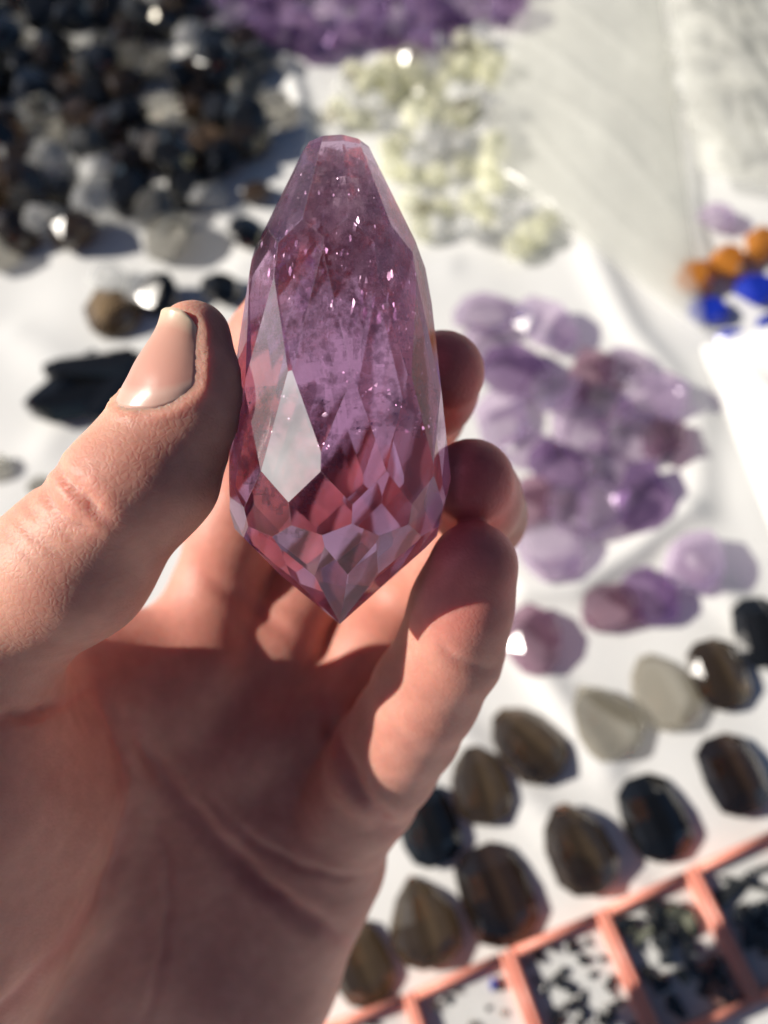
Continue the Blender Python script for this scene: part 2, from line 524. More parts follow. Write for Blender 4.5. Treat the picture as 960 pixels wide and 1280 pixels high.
bm = bmesh.new()
bmesh.ops.create_cube(bm, size=200)
for nn, oo in planes:
    r = bmesh.ops.bisect_plane(bm, geom=bm.verts[:] + bm.edges[:] + bm.faces[:], dist=1e-5,
                               plane_co=Vector(nn * oo), plane_no=Vector(nn), clear_outer=True)
    es = [g for g in r['geom_cut'] if isinstance(g, bmesh.types.BMEdge)]
    if es:
        bmesh.ops.contextual_create(bm, geom=es)
bmesh.ops.remove_doubles(bm, verts=bm.verts, dist=0.02)
bmesh.ops.recalc_face_normals(bm, faces=bm.faces)
gem_faces = len(bm.faces)
bmesh.ops.bevel(bm, geom=bm.edges[:], offset=0.07, segments=1, affect='EDGES', clamp_overlap=True)
for v in bm.verts:
    v.co = Vector(GTILT @ np.array(v.co))
gme = bpy.data.meshes.new('amethyst_drop')
GEM_W = to_world(gem_c)
for v in bm.verts:
    v.co = Vector(R_NP @ (np.array(v.co) * 0.001))
WROT = R_NP @ GTILT


def facet_normal(k):
    return Vector(WROT @ planes[k][0])


SKY_FACETS = {3 * 12: 0.42, 4 * 12 + 11: 0.13}                   # two front facets with a painted sky reflection
bm.normal_update()
LAY = bm.faces.layers.float.new('wear_sheen')
ALLN = GN @ WROT.T
for f_ in bm.faces:
    if (ALLN @ np.array(f_.normal)).max() < 0.9996:
        f_[LAY] = 0.22
    for k, mi in SKY_FACETS.items():
        if f_.normal.dot(facet_normal(k)) > 0.9997 and f_.calc_area() > 2e-6:
            f_[LAY] = mi
            print('dull facet', k, f_.calc_area())
bm.to_mesh(gme); bm.free()
gem = obj('amethyst_drop', gme, M['gem'], loc=GEM_W)
tag(gem, 'large faceted purple amethyst drop with flat top held between thumb and fingers', 'gemstone')


def gem_sdf(p):
    """p (n,3) camera-space mm"""
    q = (p - gem_c) @ GTILT          # inverse rotation
    d = np.full(len(q), -1e9)
    for nn, oo in planes:
        np.maximum(d, q @ nn - oo, out=d)
    return d


# inclusions
rg = np.random.RandomState(11)
iv, ifc = [], []


GLINT = np.array([-0.52, 0.155, 0.84])     # facing halfway between sun and eye
SHINY = []


def flake(c, size, stretch, nrm, n=6, shiny=False):
    if shiny:
        nrm = GLINT + rg.normal(size=3) * 0.13
        SHINY.append(len(ifc))
    nrm = nrm / np.linalg.norm(nrm)
    up = np.array([0, 1.0, 0]) - nrm * nrm[1]
    up /= np.linalg.norm(up) + 1e-9
    sd_ = np.cross(up, nrm)
    k0 = len(iv)
    for k in range(n):
        a = 2 * math.pi * k / n + rg.uniform(-0.35, 0.35)
        rr = size * rg.uniform(0.45, 1.1)
        iv.append(c + sd_ * math.cos(a) * rr + up * math.sin(a) * rr * stretch + nrm * rg.uniform(-0.1, 0.1) * size)
    ifc.append(tuple(range(k0, k0 + n)))


def inside(q):
    return (GN @ q - GO).max()


def scatter(n, ylo, yhi, size, stretch, front=0.0, spread=0.85, xc=0.0, shiny=False):
    c = 0
    while c < n:
        y = rg.uniform(ylo, yhi); h = (780 - y) / S
        R_ = prof(h) * spread
        a = rg.uniform(0, 2 * math.pi); rr = R_ * math.sqrt(rg.uniform())
        q = np.array([math.sin(a) * rr + xc, h, math.cos(a) * rr + front])
        if inside(q) > -0.8: continue
        s = size * rg.lognormal(0, 0.45)
        if inside(q) > -s * stretch * 1.2: continue
        flake(q, s, stretch, np.array([rg.normal() * 0.6, rg.normal() * 0.25, rg.normal()]) + 1e-3, shiny=shiny)
        c += 1


scatter(200, 185, 460, 0.2, 2.0)
scatter(60, 200, 470, 0.10, 2.2, front=3, shiny=True)
scatter(30, 300, 420, 0.26, 2.2, front=4, shiny=True)
scatter(80, 230, 430, 0.7, 1.9)
scatter(40, 495, 570, 0.6, 0.6, front=-1)
scatter(30, 500, 560, 0.24, 0.8, front=3, xc=5, shiny=True)
scatter(20, 480, 570, 0.2, 1.0, front=4, xc=-7, spread=0.6, shiny=True)
for k in range(18):   # the bright streaked fracture in the middle
    c = np.array([rg.uniform(-1.8, 0.2), (780 - rg.uniform(455, 505)) / S, 9 + rg.uniform(-0.6, 0.6)])
    flake(c, 0.3, 2.2, GLINT + rg.normal(size=3) * .2)
N_FLAKE = len(ifc)
# broad cloudy veils through the upper half
for k in range(27):
    y0 = rg.uniform(195, 425) if k < 24 else rg.uniform(480, 560)
    c = np.array([rg.uniform(-.5, .5) * prof((780 - y0) / S), (780 - y0) / S, rg.uniform(-.55, .6) * prof((780 - y0) / S)])
    nr_ = np.array([rg.normal() * .5, rg.normal() * .12, 1.0]); nr_ /= np.linalg.norm(nr_)
    up_ = np.array([rg.normal() * .1, 1, 0]); up_ -= nr_ * (nr_ @ up_); up_ /= np.linalg.norm(up_)
    sd2 = np.cross(up_, nr_)
    nu_, nv2 = 9, 13
    hw, hh_ = rg.uniform(3, 6), rg.uniform(5, 10)
    k0 = len(iv)
    idm = {}
    ph1, ph2 = rg.uniform(0, 6), rg.uniform(0, 6)
    for j in range(nv2):
        for i in range(nu_):
            a_, b2 = i / (nu_ - 1) * 2 - 1, j / (nv2 - 1) * 2 - 1
            q = c + sd2 * a_ * hw + up_ * b2 * hh_ + nr_ * (.8 * math.sin(2.2 * a_ + ph1) + .8 * math.sin(2.5 * b2 + ph2))
            if inside(q) < -0.5 and a_ * a_ + b2 * b2 < 1.1 + .3 * math.sin(5 * math.atan2(b2, a_) + ph1):
                idm[(i, j)] = len(iv); iv.append(q)
    for j in range(nv2 - 1):
        for i in range(nu_ - 1):
            f4 = [(i, j), (i + 1, j), (i + 1, j + 1), (i, j + 1)]
            if all(t in idm for t in f4):
                ifc.append(tuple(idm[t] for t in f4))
iv = np.array(iv) @ GTILT.T
inc = obj('inclusions', mesh_from((iv * 0.001) @ R_NP.T, ifc, 'inclusions'), M['veil'], gem)
inc['kind'] = 'stuff'
inc.data.materials.append(M['fracture'])
for i_ in SHINY:
    inc.data.polygons[i_].material_index = 1

# ------------------------------------------------------------------ the hand: signed distance field -> mesh
H = 0.75
LO = np.array([-100.0, -128.0, -214.0]); HI = np.array([34.0, 54.0, -89.0])
dims = np.ceil((HI - LO) / H).astype(int)
ax = [LO[i] + H * np.arange(dims[i]) for i in range(3)]
GX, GY, GZ = np.meshgrid(*[a.astype(np.float32) for a in ax], indexing='ij')


def smin(a, b, k):
    h_ = np.clip(0.5 + 0.5 * (b - a) / k, 0, 1)
    return b * (1 - h_) + a * h_ - k * h_ * (1 - h_)


class Field:
    """a distance function that can be evaluated on the grid or at points"""
    def __init__(self, x, y, z):
        self.x, self.y, self.z = x, y, z

    def cone(self, a, b, ra, rb, flat=None, fr=1.0):
        """tapered capsule; flat = direction along which it is squeezed by fr"""
        ab = b - a
        L2 = float(ab @ ab)
        px, py, pz = self.x - a[0], self.y - a[1], self.z - a[2]
        t = np.clip((px * ab[0] + py * ab[1] + pz * ab[2]) / L2, 0, 1)
        dx, dy, dz = px - t * ab[0], py - t * ab[1], pz - t * ab[2]
        if flat is not None:
            f = flat / np.linalg.norm(flat)
            c = (dx * f[0] + dy * f[1] + dz * f[2]) * (1 / fr - 1)
            dx, dy, dz = dx + c * f[0], dy + c * f[1], dz + c * f[2]
        return np.sqrt(dx * dx + dy * dy + dz * dz) - (ra + t * (rb - ra))

    def chain(self, pts, rad, k=3.0):
        d = None
        for i in range(len(pts) - 1):
            c = self.cone(pts[i], pts[i + 1], rad[i], rad[i + 1])
            d = c if d is None else smin(d, c, k)
        return d

    def ball(self, c, r):
        px, py, pz = self.x - c[0], self.y - c[1], self.z - c[2]
        return np.sqrt(px * px + py * py + pz * pz) - r


TH = [P(243, 422, 107.5), P(228, 498, 107.5), P(188, 590, 107.5), P(92, 706, 110), P(-20, 788, 117), P(-90, 860, 122)]
TR = [5.2, 6.6, 8.9, 10.3, 11.8, 14.0]
IDX = [P(218, 865, 160), P(272, 745, 162), P(318, 595, 159), P(340, 432, 147), P(408, 330, 136)]
IDR = [11.0, 9.6, 9.2, 8.3, 7.2]
MID = [P(290, 930, 164), P(348, 805, 164), P(430, 640, 172), P(525, 515, 149), P(553, 466, 127)]
MIR = [11.0, 9.8, 9.4, 8.2, 7.0]
RNG = [P(355, 1000, 167), P(420, 880, 162), P(512, 745, 168), P(602, 645, 147), P(589, 602, 122)]
RNR = [11.5, 9.8, 9.2, 8.0, 6.9]
PNK = [P(398, 1068, 168), P(452, 990, 156), P(508, 908, 140), P(562, 814, 126), P(592, 708, 118)]
PNR = [12.5, 10.8, 9.4, 8.3, 6.9]


def hand_field(x, y, z):
    f = Field(x, y, z)
    # palm: metacarpals, pads and the heel of the hand
    palm = f.chain([P(208, 872, 159), P(110, 1080, 165), P(30, 1400, 176)], [12.5, 15, 17], 6)
    palm = smin(palm, f.chain([P(285, 938, 164), P(190, 1150, 172), P(90, 1450, 184)], [12, 15, 17], 6), 9)
    palm = smin(palm, f.chain([P(350, 1000, 168), P(265, 1180, 178), P(165, 1480, 190)], [12.4, 15.5, 18], 6), 9)
    palm = smin(palm, f.chain([P(396, 1072, 171), P(325, 1205, 182), P(210, 1480, 196)], [15.2, 17.6, 21], 6), 9)
    # pads under the finger roots
    palm = smin(palm, f.ball(P(262, 818, 158), 10.0), 6)
    palm = smin(palm, f.ball(P(345, 905, 161), 9.5), 7)
    palm = smin(palm, f.ball(P(400, 1010, 165), 10.5), 7)
    # webs between neighbouring fingers
    palm = smin(palm, f.ball(P(312, 790, 165), 8.0), 5)
    palm = smin(palm, f.ball(P(385, 860, 165), 8.0), 5)
    palm = smin(palm, f.ball(P(440, 945, 164), 8.5), 5)
    thenar = f.chain([P(-50, 885, 122), P(16, 985, 138), P(-30, 1110, 143), P(-104, 1260, 150)], [14, 17, 19, 20], 8)
    shade_ridge = f.chain([P(-80, 890, 120), P(-78, 1000, 119), P(-95, 1150, 122), P(-120, 1320, 128)], [13.5, 16, 17.5, 18], 8)  # out of view, raised towards the camera so it shades the palm
    thenar = smin(thenar, shade_ridge, 12)
    palm = smin(palm, thenar, 9)
    # web between thumb and index finger
    web = f.chain([P(20, 880, 138), P(140, 842, 152), P(215, 830, 160)], [11, 9.5, 10.5], 8)
    palm = smin(palm, web, 9)
    th = f.chain(TH, TR, 4.5)
    th = smin(th, f.ball(P(252, 505, 106), 6.4), 5)          # pad of the thumb
    th = smin(th, f.ball(P(138, 622, 104.5), 7.0), 4)          # knuckle
    d = smin(palm, th, 5)
    for pts, rad, k in ((IDX, IDR, 5), (MID, MIR, 5), (RNG, RNR, 5), (PNK, PNR, 4.5)):
        c = f.chain(pts, rad, 3.2)
        # soft pads on the palm side of each segment
        for i, (t, add) in ((1, (0.55, 0.7)), (2, (0.5, 0.8)), (3, (0.55, 0.9))):
            q = pts[i] * (1 - t) + pts[i + 1] * t
            rr = rad[i] * (1 - t) + rad[i + 1] * t
            c = smin(c, f.ball(q + np.array([-0.6, -0.6, 1.0]), rr - 0.5 + add * 0.3), 4)
        d = smin(smin(palm, c, k), d, 0.6)
    return d


FLD = hand_field(GX, GY, GZ)
pts_all = None
sub = np.abs(FLD) < 6
idx = np.argwhere(sub)
pp = np.stack([ax[0][idx[:, 0]], ax[1][idx[:, 1]], ax[2][idx[:, 2]]], 1)
gs = gem_sdf(pp)
vals = FLD[sub]
FLD[sub] = np.maximum(vals, -gs + 0.02).astype(np.float32)   # flesh yields to the stone


def surface_nets(f, ax, h):
    s = f < 0
    nx, ny, nz = f.shape
    c = np.zeros((nx - 1, ny - 1, nz - 1), np.int8)
    for i in (0, 1):
        for j in (0, 1):
            for k in (0, 1):
                c += s[i:nx - 1 + i, j:ny - 1 + j, k:nz - 1 + k]
    act = (c > 0) & (c < 8)
    ids = -np.ones(act.shape, np.int64)
    cells = np.argwhere(act)
    ids[act] = np.arange(len(cells))
    acc = np.zeros((len(cells), 3)); cnt = np.zeros(len(cells))
    cor = [(i, j, k) for i in (0, 1) for j in (0, 1) for k in (0, 1)]
    for a in cor:
        for ax_ in range(3):
            if a[ax_]: continue
            b = list(a); b[ax_] = 1
            fa = f[cells[:, 0] + a[0], cells[:, 1] + a[1], cells[:, 2] + a[2]]
            fb = f[cells[:, 0] + b[0], cells[:, 1] + b[1], cells[:, 2] + b[2]]
            m = (fa < 0) != (fb < 0)
            t = np.where(m, fa / np.where(m, fa - fb, 1), 0)
            p = np.tile(np.array(a, float), (len(cells), 1)); p[:, ax_] += t
            acc[m] += p[m]; cnt[m] += 1
    v = cells + acc / cnt[:, None]
    v = np.array([ax[0][0], ax[1][0], ax[2][0]]) + v * h
    faces = []
    for a in range(3):
        b, c_ = (a + 1) % 3, (a + 2) % 3
        sl0 = [slice(None)] * 3; sl1 = [slice(None)] * 3
        sl0[a] = slice(0, -1); sl1[a] = slice(1, None)
        ch = s[tuple(sl0)] != s[tuple(sl1)]
        e = np.argwhere(ch)
        e = e[(e[:, b] > 0) & (e[:, c_] > 0) & (e[:, b] < f.shape[b] - 1) & (e[:, c_] < f.shape[c_] - 1)]
        q = []
        for db, dc in ((0, 0), (-1, 0), (-1, -1), (0, -1)):
            o = e.copy(); o[:, b] += db; o[:, c_] += dc
            q.append(ids[o[:, 0], o[:, 1], o[:, 2]])
        q = np.stack(q, 1)
        flip = ~s[e[:, 0], e[:, 1], e[:, 2]]
        q[flip] = q[flip][:, ::-1]
        faces.append(q)
    return v, np.concatenate(faces)


HV, HF = surface_nets(FLD, ax, H)
E = np.concatenate([HF[:, [0, 1]], HF[:, [1, 2]], HF[:, [2, 3]], HF[:, [3, 0]]])


def smooth_v(v, it, lam=0.5):
    for _ in range(it):
        s = np.zeros_like(v); n = np.zeros(len(v))
        for c in range(3):
            s[:, c] = np.bincount(E[:, 0], v[E[:, 1], c], len(v)) + np.bincount(E[:, 1], v[E[:, 0], c], len(v))
        n = np.bincount(E[:, 0], minlength=len(v)) + np.bincount(E[:, 1], minlength=len(v))
        v = v + lam * (s / np.maximum(n, 1)[:, None] - v)
    return v


def normals(v, f):
    n = np.cross(v[f[:, 2]] - v[f[:, 0]], v[f[:, 3]] - v[f[:, 1]])
    o = np.zeros_like(v)
    for k in range(4):
        for c in range(3):
            o[:, c] += np.bincount(f[:, k], n[:, c], len(v))
    return o / (np.linalg.norm(o, axis=1)[:, None] + 1e-12)


HV = smooth_v(HV, 4)
HN = normals(HV, HF)


def px_of(v):
    return np.stack([480 + v[:, 0] / -v[:, 2] * FPX, 640 - v[:, 1] / -v[:, 2] * FPX], 1)


# creases: grooves pressed into the skin where the photograph shows them (px polyline, depth mm, width px, depth range mm)
CREASE = [
    ([(118, 850), (150, 925), (163, 990), (146, 1080), (90, 1175), (10, 1262), (-40, 1300)], 1.0, 11, (105, 195)),
    ([(165, 905), (205, 975), (268, 1050), (345, 1122), (432, 1178)], 1.2, 11, (105, 195)),
    ([(250, 985), (310, 1050), (390, 1092), (462, 1098)], 0.4, 6, (105, 195)),
    ([(190, 1010), (215, 1090), (205, 1190), (180, 1290)], 0.35, 6, (105, 195)),
    ([(240, 712), (290, 742), (335, 775), (375, 800)], 0.5, 9, (130, 180)),
    ([(405, 880), (425, 945), (458, 1008), (505, 1052)], 1.3, 10, (110, 185)),
    ([(-10, 898), (40, 893), (90, 878), (120, 858)], 1.2, 7, (100, 150)),
    ([(545, 800), (570, 826), (600, 838), (640, 832)], 0.35, 6, (95, 130)),
    ([(480, 905), (515, 935), (560, 935)], 0.3, 9, (100, 140)),
    ([(497, 880), (530, 915), (570, 918)], 0.15, 6, (100, 140)),
    # thumb knuckle
    ([(70, 578), (84, 604), (112, 632), (136, 652)], 1.15, 6, (85, 118)),
    ([(50, 598), (58, 628), (84, 652), (118, 668)], 0.8, 6, (85, 118)),
    ([(92, 590), (108, 612), (138, 634)], 0.5, 4, (85, 118)),
    ([(30, 628), (60, 652), (100, 680)], 0.38, 4, (85, 118)),
    ([(15, 645), (50, 680), (85, 700)], 0.34, 4, (85, 118)),
    ([(62, 610), (82, 634), (120, 655)], 0.42, 3.5, (85, 118)),
    ([(0, 660), (40, 700), (70, 720)], 0.28, 4, (85, 118)),
]
PX = px_of(HV)
dep = -HV[:, 2]
front = np.clip((HN[:, 2] + 0.15) / 0.4, 0, 1)
disp = np.zeros(len(HV)); crease_amt = np.zeros(len(HV))
for pts, dp, w, (d0, d1) in CREASE:
    q = np.array(pts, float)
    for _ in range(3):   # round the corners
        q = np.concatenate([q[:1], np.stack([.75 * q[:-1] + .25 * q[1:], .25 * q[:-1] + .75 * q[1:]], 1).reshape(-1, 2), q[-1:]])
    pts = list(q)
    lo, hi = q.min(0) - 4 * w, q.max(0) + 4 * w
    mk = (PX[:, 0] > lo[0]) & (PX[:, 0] < hi[0]) & (PX[:, 1] > lo[1]) & (PX[:, 1] < hi[1]) & (dep > d0) & (dep < d1)
    if not mk.any(): continue
    # wobble so no crease is a ruled line
    pw = PX[mk] + np.stack([1.5 * np.sin(PX[mk][:, 1] * 0.11), 1.5 * np.sin(PX[mk][:, 0] * 0.13)], 1)
    dd = poly_dist(pw, pts)
    # fade towards both ends
    de = np.minimum(np.linalg.norm(pw - q[0], axis=1), np.linalg.norm(pw - q[-1], axis=1))
    fade = np.clip(de / (4 * w), 0.15, 1)
    g = np.exp(-(dd / w) ** 2)
    disp[mk] += (-dp * g + 0.10 * dp * np.exp(-((dd - 2.2 * w) / (1.2 * w)) ** 2)) * front[mk] * fade
    crease_amt[mk] = np.maximum(crease_amt[mk], g * min(1, dp))
HV = HV + HN * disp[:, None]

# --- thumb nail: frame around the last thumb segment
A0, A1 = P(222, 518, 107.5), P(244, 402, 107.5)
axis = (A1 - A0); AL = np.linalg.norm(axis); axis /= AL
view = np.array([0, 0, 1.0])
side = np.cross(axis, view); side /= np.linalg.norm(side)      # points right in the picture
fwd = np.cross(side, axis)                                       # towards the camera
NAIL_AZ = math.radians(-28)
nc = math.cos(NAIL_AZ) * fwd + math.sin(NAIL_AZ) * side          # nail's outward direction
ns = np.cross(axis, nc)
HALF = math.radians(55)
NU, NV = 25, 31
LEN = 14.6


def surf_r(o, d):
    t = np.linspace(2, 14, 121)
    p = o + t[:, None] * d
    v = hand_field(p[:, 0], p[:, 1], p[:, 2])
    i = np.argmax(v > 0)
    return t[i] if v[i] > 0 else 14.0


nv_ = np.zeros((NV, NU, 3)); al = np.zeros((NV, NU))
for j in range(NV):
    v = j / (NV - 1)
    for i in range(NU):
        u = i / (NU - 1) * 2 - 1
        # rounded cuticle and rounded free edge
        v0 = 0.20 * u * u + 0.08 * u ** 4
        v1 = 1.0 - 0.16 * abs(u) ** 2.6
        vv = v0 + (v1 - v0) * v
        o = A0 + axis * min(vv * LEN - 1.0, AL - 1.0)
        a = u * HALF * (1 - 0.08 * v)
        d = math.cos(a) * nc + math.sin(a) * ns
        d2 = d
        over = vv * LEN - 1.0 - (AL - 1.0)
        r = surf_r(o, d2)
        nv_[j, i] = o + d2 * (r + 0.10 - 0.55 * abs(u) ** 5 - 0.35 * math.exp(-(v / .05) ** 2)) + axis * max(0, over)
        al[j, i] = v
for _ in range(6):   # relax to a smooth plate
    k = nv_.copy()
    nv_[1:-1, 1:-1] = 0.4 * k[1:-1, 1:-1] + 0.15 * (k[:-2, 1:-1] + k[2:, 1:-1] + k[1:-1, :-2] + k[1:-1, 2:])
# push the flesh around the nail: swell beside it, sink under it
border = np.concatenate([nv_[0], nv_[:, 0], nv_[:, -1]])
near = np.where(np.linalg.norm(HV - nv_.reshape(-1, 3).mean(0), axis=1) < 14)[0]
flat = nv_.reshape(-1, 3)
dn = np.sqrt(((HV[near][:, None] - flat[None]) ** 2).sum(-1)).min(1)
db = np.sqrt(((HV[near][:, None] - border[None]) ** 2).sum(-1)).min(1)
under = np.clip((1.0 - dn) / 0.6, 0, 1) * np.clip(db / 0.8, 0, 1)
out_ = np.exp(-((db - 1.0) / 0.7) ** 2) * np.clip((dn - 0.35) / 0.5, 0, 1)
HV[near] += HN[near] * (0.42 * out_ - 0.45 * under)[:, None]
nl_faces = [(j * NU + i, j * NU + i + 1, (j + 1) * NU + i + 1, (j + 1) * NU + i) for j in range(NV - 1) for i in range(NU - 1)]

HV = smooth_v(HV, 1, 0.35)
# flush: redder fingertips, palm, creases; tan thumb back; painted tip glow added last
flush_glow = np.full(len(HV), 0.55)
for t_ in (IDX[-1], MID[-1], RNG[-1], PNK[-1]):
    flush_glow = np.maximum(flush_glow, np.clip(1.25 - np.linalg.norm(HV - t_, axis=1) / 22, 0, 1))
thd = Field(HV[:, 0], HV[:, 1], HV[:, 2]).chain(TH, TR, 4.5)
back = np.clip(1 - np.abs(thd) / 3.0, 0, 1) * np.clip(0.5 - (HN @ side) * 0.9, 0, 1)
flush_glow = flush_glow * (1 - 0.9 * back)
flush_glow = np.clip(flush_glow + 0.35 * crease_amt, 0, 1)
for t_ in (MID[-1], RNG[-1]):  # light glowing through these two tips, painted as extra red
    flush_glow += 0.7 * np.clip(1.6 - np.linalg.norm(HV - t_, axis=1) / 10, 0, 1)
flush_glow += 0.35 * np.clip(1.6 - np.linalg.norm(HV - PNK[-1], axis=1) / 8, 0, 1)  # weaker painted glow on the little fingertip
PALM_W = to_world(P(300, 1050, 150))
me = bpy.data.meshes.new('hand')
WV = to_world(HV) - PALM_W
me.from_pydata(WV.tolist(), [], HF.tolist())
me.update()
me.polygons.foreach_set('use_smooth', [True] * len(me.polygons))
at_ = me.attributes.new('flush_glow', 'FLOAT', 'POINT')
at_.data.foreach_set('value', flush_glow.astype(np.float32))
hand = obj('hand', me, M['skin'], loc=PALM_W)
tag(hand, "person's left hand raised over the cloth, palm open, gripping the big amethyst drop", 'hand')
nme = mesh_from(to_world(nv_.reshape(-1, 3)) - PALM_W, nl_faces, 'thumb_nail', True)
a2 = nme.attributes.new('along', 'FLOAT', 'POINT'); a2.data.foreach_set('value', al.ravel().astype(np.float32))
nail = obj('thumb_nail', nme, M['nail'], hand)
md = nail.modifiers.new('thick', 'SOLIDIFY'); md.thickness = 0.0004; md.offset = -1

# ------------------------------------------------------------------ cut stones on the cloth
def ring_pts(prof_, n, jit=0.0, seed=0, sx=1.0):
    r_ = random.Random(seed)
    pts = []
    for k, (z, r) in enumerate(prof_):
        for i in range(n):
            a = 2 * math.pi * (i + 0.5 * (k % 2)) / n
            q = 1 + r_.uniform(-jit, jit)
            pts.append((math.cos(a) * r * q * sx, math.sin(a) * r * q, z + r_.uniform(-jit, jit) * 0.3))
    return pts


BEADS = [hull_mesh(ring_pts([(0.02, .45), (.32, .98), (.6, 1.0), (1.0, .58)], 7, .07, s), 'bead') for s in range(4)]
OVALS = [hull_mesh(ring_pts([(0, .55), (.3, .95), (.55, 1.0), (1.0, .58)], 7, .1, s + 20, 1.22), 'oval_stone') for s in range(4)]
NUGS = [hull_mesh(ring_pts([(0, .5), (.28, .95), (.6, .95), (1.0, .5)], 5, .2, s + 40, 1.15), 'nugget') for s in range(5)]
PRISM = [hull_mesh([(x, y, z) for x, w in ((-1.5, .25), (-1.1, .55), (1.0, .6), (1.5, .15)) for y, z in
                    ((-w, .3), (-w * .5, .02), (w * .5, .02), (w, .35), (w * .45, .8), (-w * .5, .8))], 'prism') for s in range(1)]


def tear_mesh(seed, kind):
    r_ = random.Random(seed)
    pts = []
    if kind == 'drop':      # pointed at +y, round at -y
        base = [(0.06, 1.22), (.55, .78), (.88, .2), (.96, -.3), (.78, -.75), (.35, -1.0)]
    elif kind == 'barrel':  # blunt both ends
        base = [(.36, 1.15), (.74, .85), (.88, .3), (.9, -.35), (.76, -.85), (.36, -1.12)]
    else:                   # long kite with shoulders
        base = [(.2, 1.25), (.62, .85), (.86, .35), (.9, -.5), (.62, -.9), (.2, -1.05)]
    out_l = [(x * (1 + r_.uniform(-.05, .05)), y) for x, y in base] + [(-x * (1 + r_.uniform(-.05, .05)), y) for x, y in base[::-1] if x > 0]
    ys = np.linspace(min(y for x, y in base), max(y for x, y in base), 5)
    bx_ = sorted((y, x) for x, y in base)
    for y in ys:                       # long facets running from end to end
        hw_ = float(np.interp(y, [q[0] for q in bx_], [q[1] for q in bx_]))
        for t in (-1, -.68, -.25, .3, .7, 1):
            pts.append((t * hw_, y, .30 + .58 * (1 - abs(t) ** 2.4) * (1 - .55 * abs(y) ** 3)))
    for x, y in out_l:
        pts.append((x, y, .28)); pts.append((x * .72, y * .78, 0))
    return hull_mesh(pts, 'teardrop', 6)


TEARS = {k: [tear_mesh(s, k) for s in range(3)] for k in ('drop', 'barrel', 'kite')}


def place(name, mesh, mat, px, py, size_px, label, cat, group=None, h=None, rot=None, tilt=0.0, hz=1.0, lift=0.0, seed=0):
    """size_px = half width of the stone in photo pixels; the stone sits on the cloth"""
    r_ = random.Random(seed * 131 + int(px) * 7 + int(py))
    me_ = mesh
    key = mesh.name + '|' + mat.name
    if key not in MESHES:
        c = mesh.copy(); c.materials.clear(); c.materials.append(mat)
        c.name = mesh.name.split('.')[0]
        MESHES[key] = c
    me_ = MESHES[key]
    w = T(px, py, 0.004)
    up = T(px, py - 2, 0.004) - w
    turn = math.atan2(up[1], up[0]) - math.pi / 2
    s = mm_per_px(px, py, 0.004) * size_px
    z = ground_at(w[0], w[1]) + lift - 0.0004
    o = obj(name, me_)
    o.location = (w[0], w[1], z)
    o.rotation_euler = (r_.uniform(-tilt, tilt), r_.uniform(-tilt, tilt), r_.uniform(0, 6.28) if rot is None else rot + turn)
    o.scale = (s, s, s * hz)
    tag(o, label, cat, group)
    return o


MESHES = {}


def in_poly(x, y, poly):
    c = False
    for (x0, y0), (x1, y1) in zip(poly, poly[1:] + poly[:1]):
        if (y0 > y) != (y1 > y) and x < (x1 - x0) * (y - y0) / (y1 - y0) + x0:
            c = not c
    return c


def pile(poly, rmin, n, seed):
    r_ = random.Random(seed)
    xs = [p[0] for p in poly]; ys = [p[1] for p in poly]
    pts = []
    for _ in range(n * 60):
        x, y = r_.uniform(min(xs), max(xs)), r_.uniform(min(ys), max(ys))
        if not in_poly(x, y, poly): continue
        rr = rmin * (0.8 + 0.4 * (y / 330.0 if y < 330 else 1))
        if all((x - a) ** 2 + ((y - b_) * 1.1) ** 2 > rr * rr for a, b_ in pts):
            pts.append((x, y))
        if len(pts) >= n: break
    return pts


R_ = random.Random(77)
# --- smoky bead pile, upper left
poly = [(-30, -20), (245, -20), (262, 40), (335, 70), (345, 150), (330, 205), (262, 215), (235, 268), (190, 262), (150, 262), (118, 312), (70, 300), (40, 322), (-30, 330)]
SG = 'faceted beads heaped on the upper corner of the cloth'
for k, (x, y) in enumerate(pile(poly, 36, 190, 3)):
    t = R_.random()
    if t < .46: a = ('black_bead', M['black'], 'round faceted black bead in the heap of dark beads')
    elif t < .78: a = ('smoky_bead', M['smoky'], 'round faceted brown smoky bead in the heap of dark beads')
    elif t < .93: a = ('grey_bead', M['grey'], 'round faceted see-through grey bead in the heap of dark beads')
    else: a = ('clear_bead', M['clear'], 'round faceted colourless bead in the heap of dark beads')
    place(a[0], R_.choice(BEADS), a[1], x, y, R_.uniform(24, 31) * (.85 + .3 * max(0, y) / 330), a[2], 'bead', SG, tilt=.6, hz=1.25, seed=k)
for k, (x, y) in enumerate(pile([(-20, -20), (235, -20), (320, 90), (320, 180), (200, 220), (60, 270), (-20, 280)], 62, 34, 9)):
    t = R_.random()
    if t < .5: a = ('black_bead', M['black'], 'round faceted black bead lying on top of the dark heap')
    elif t < .7: a = ('smoky_bead', M['smoky'], 'round faceted brown smoky bead lying on top of the dark heap')
    else: a = ('grey_bead', M['grey'], 'round faceted see-through grey bead lying on top of the dark heap')
    place(a[0], R_.choice(BEADS), a[1], x, y, R_.uniform(23, 29) * (.85 + .3 * max(0, y) / 330), a[2], 'bead', SG, tilt=.8, hz=1.2, lift=.0085, seed=k)
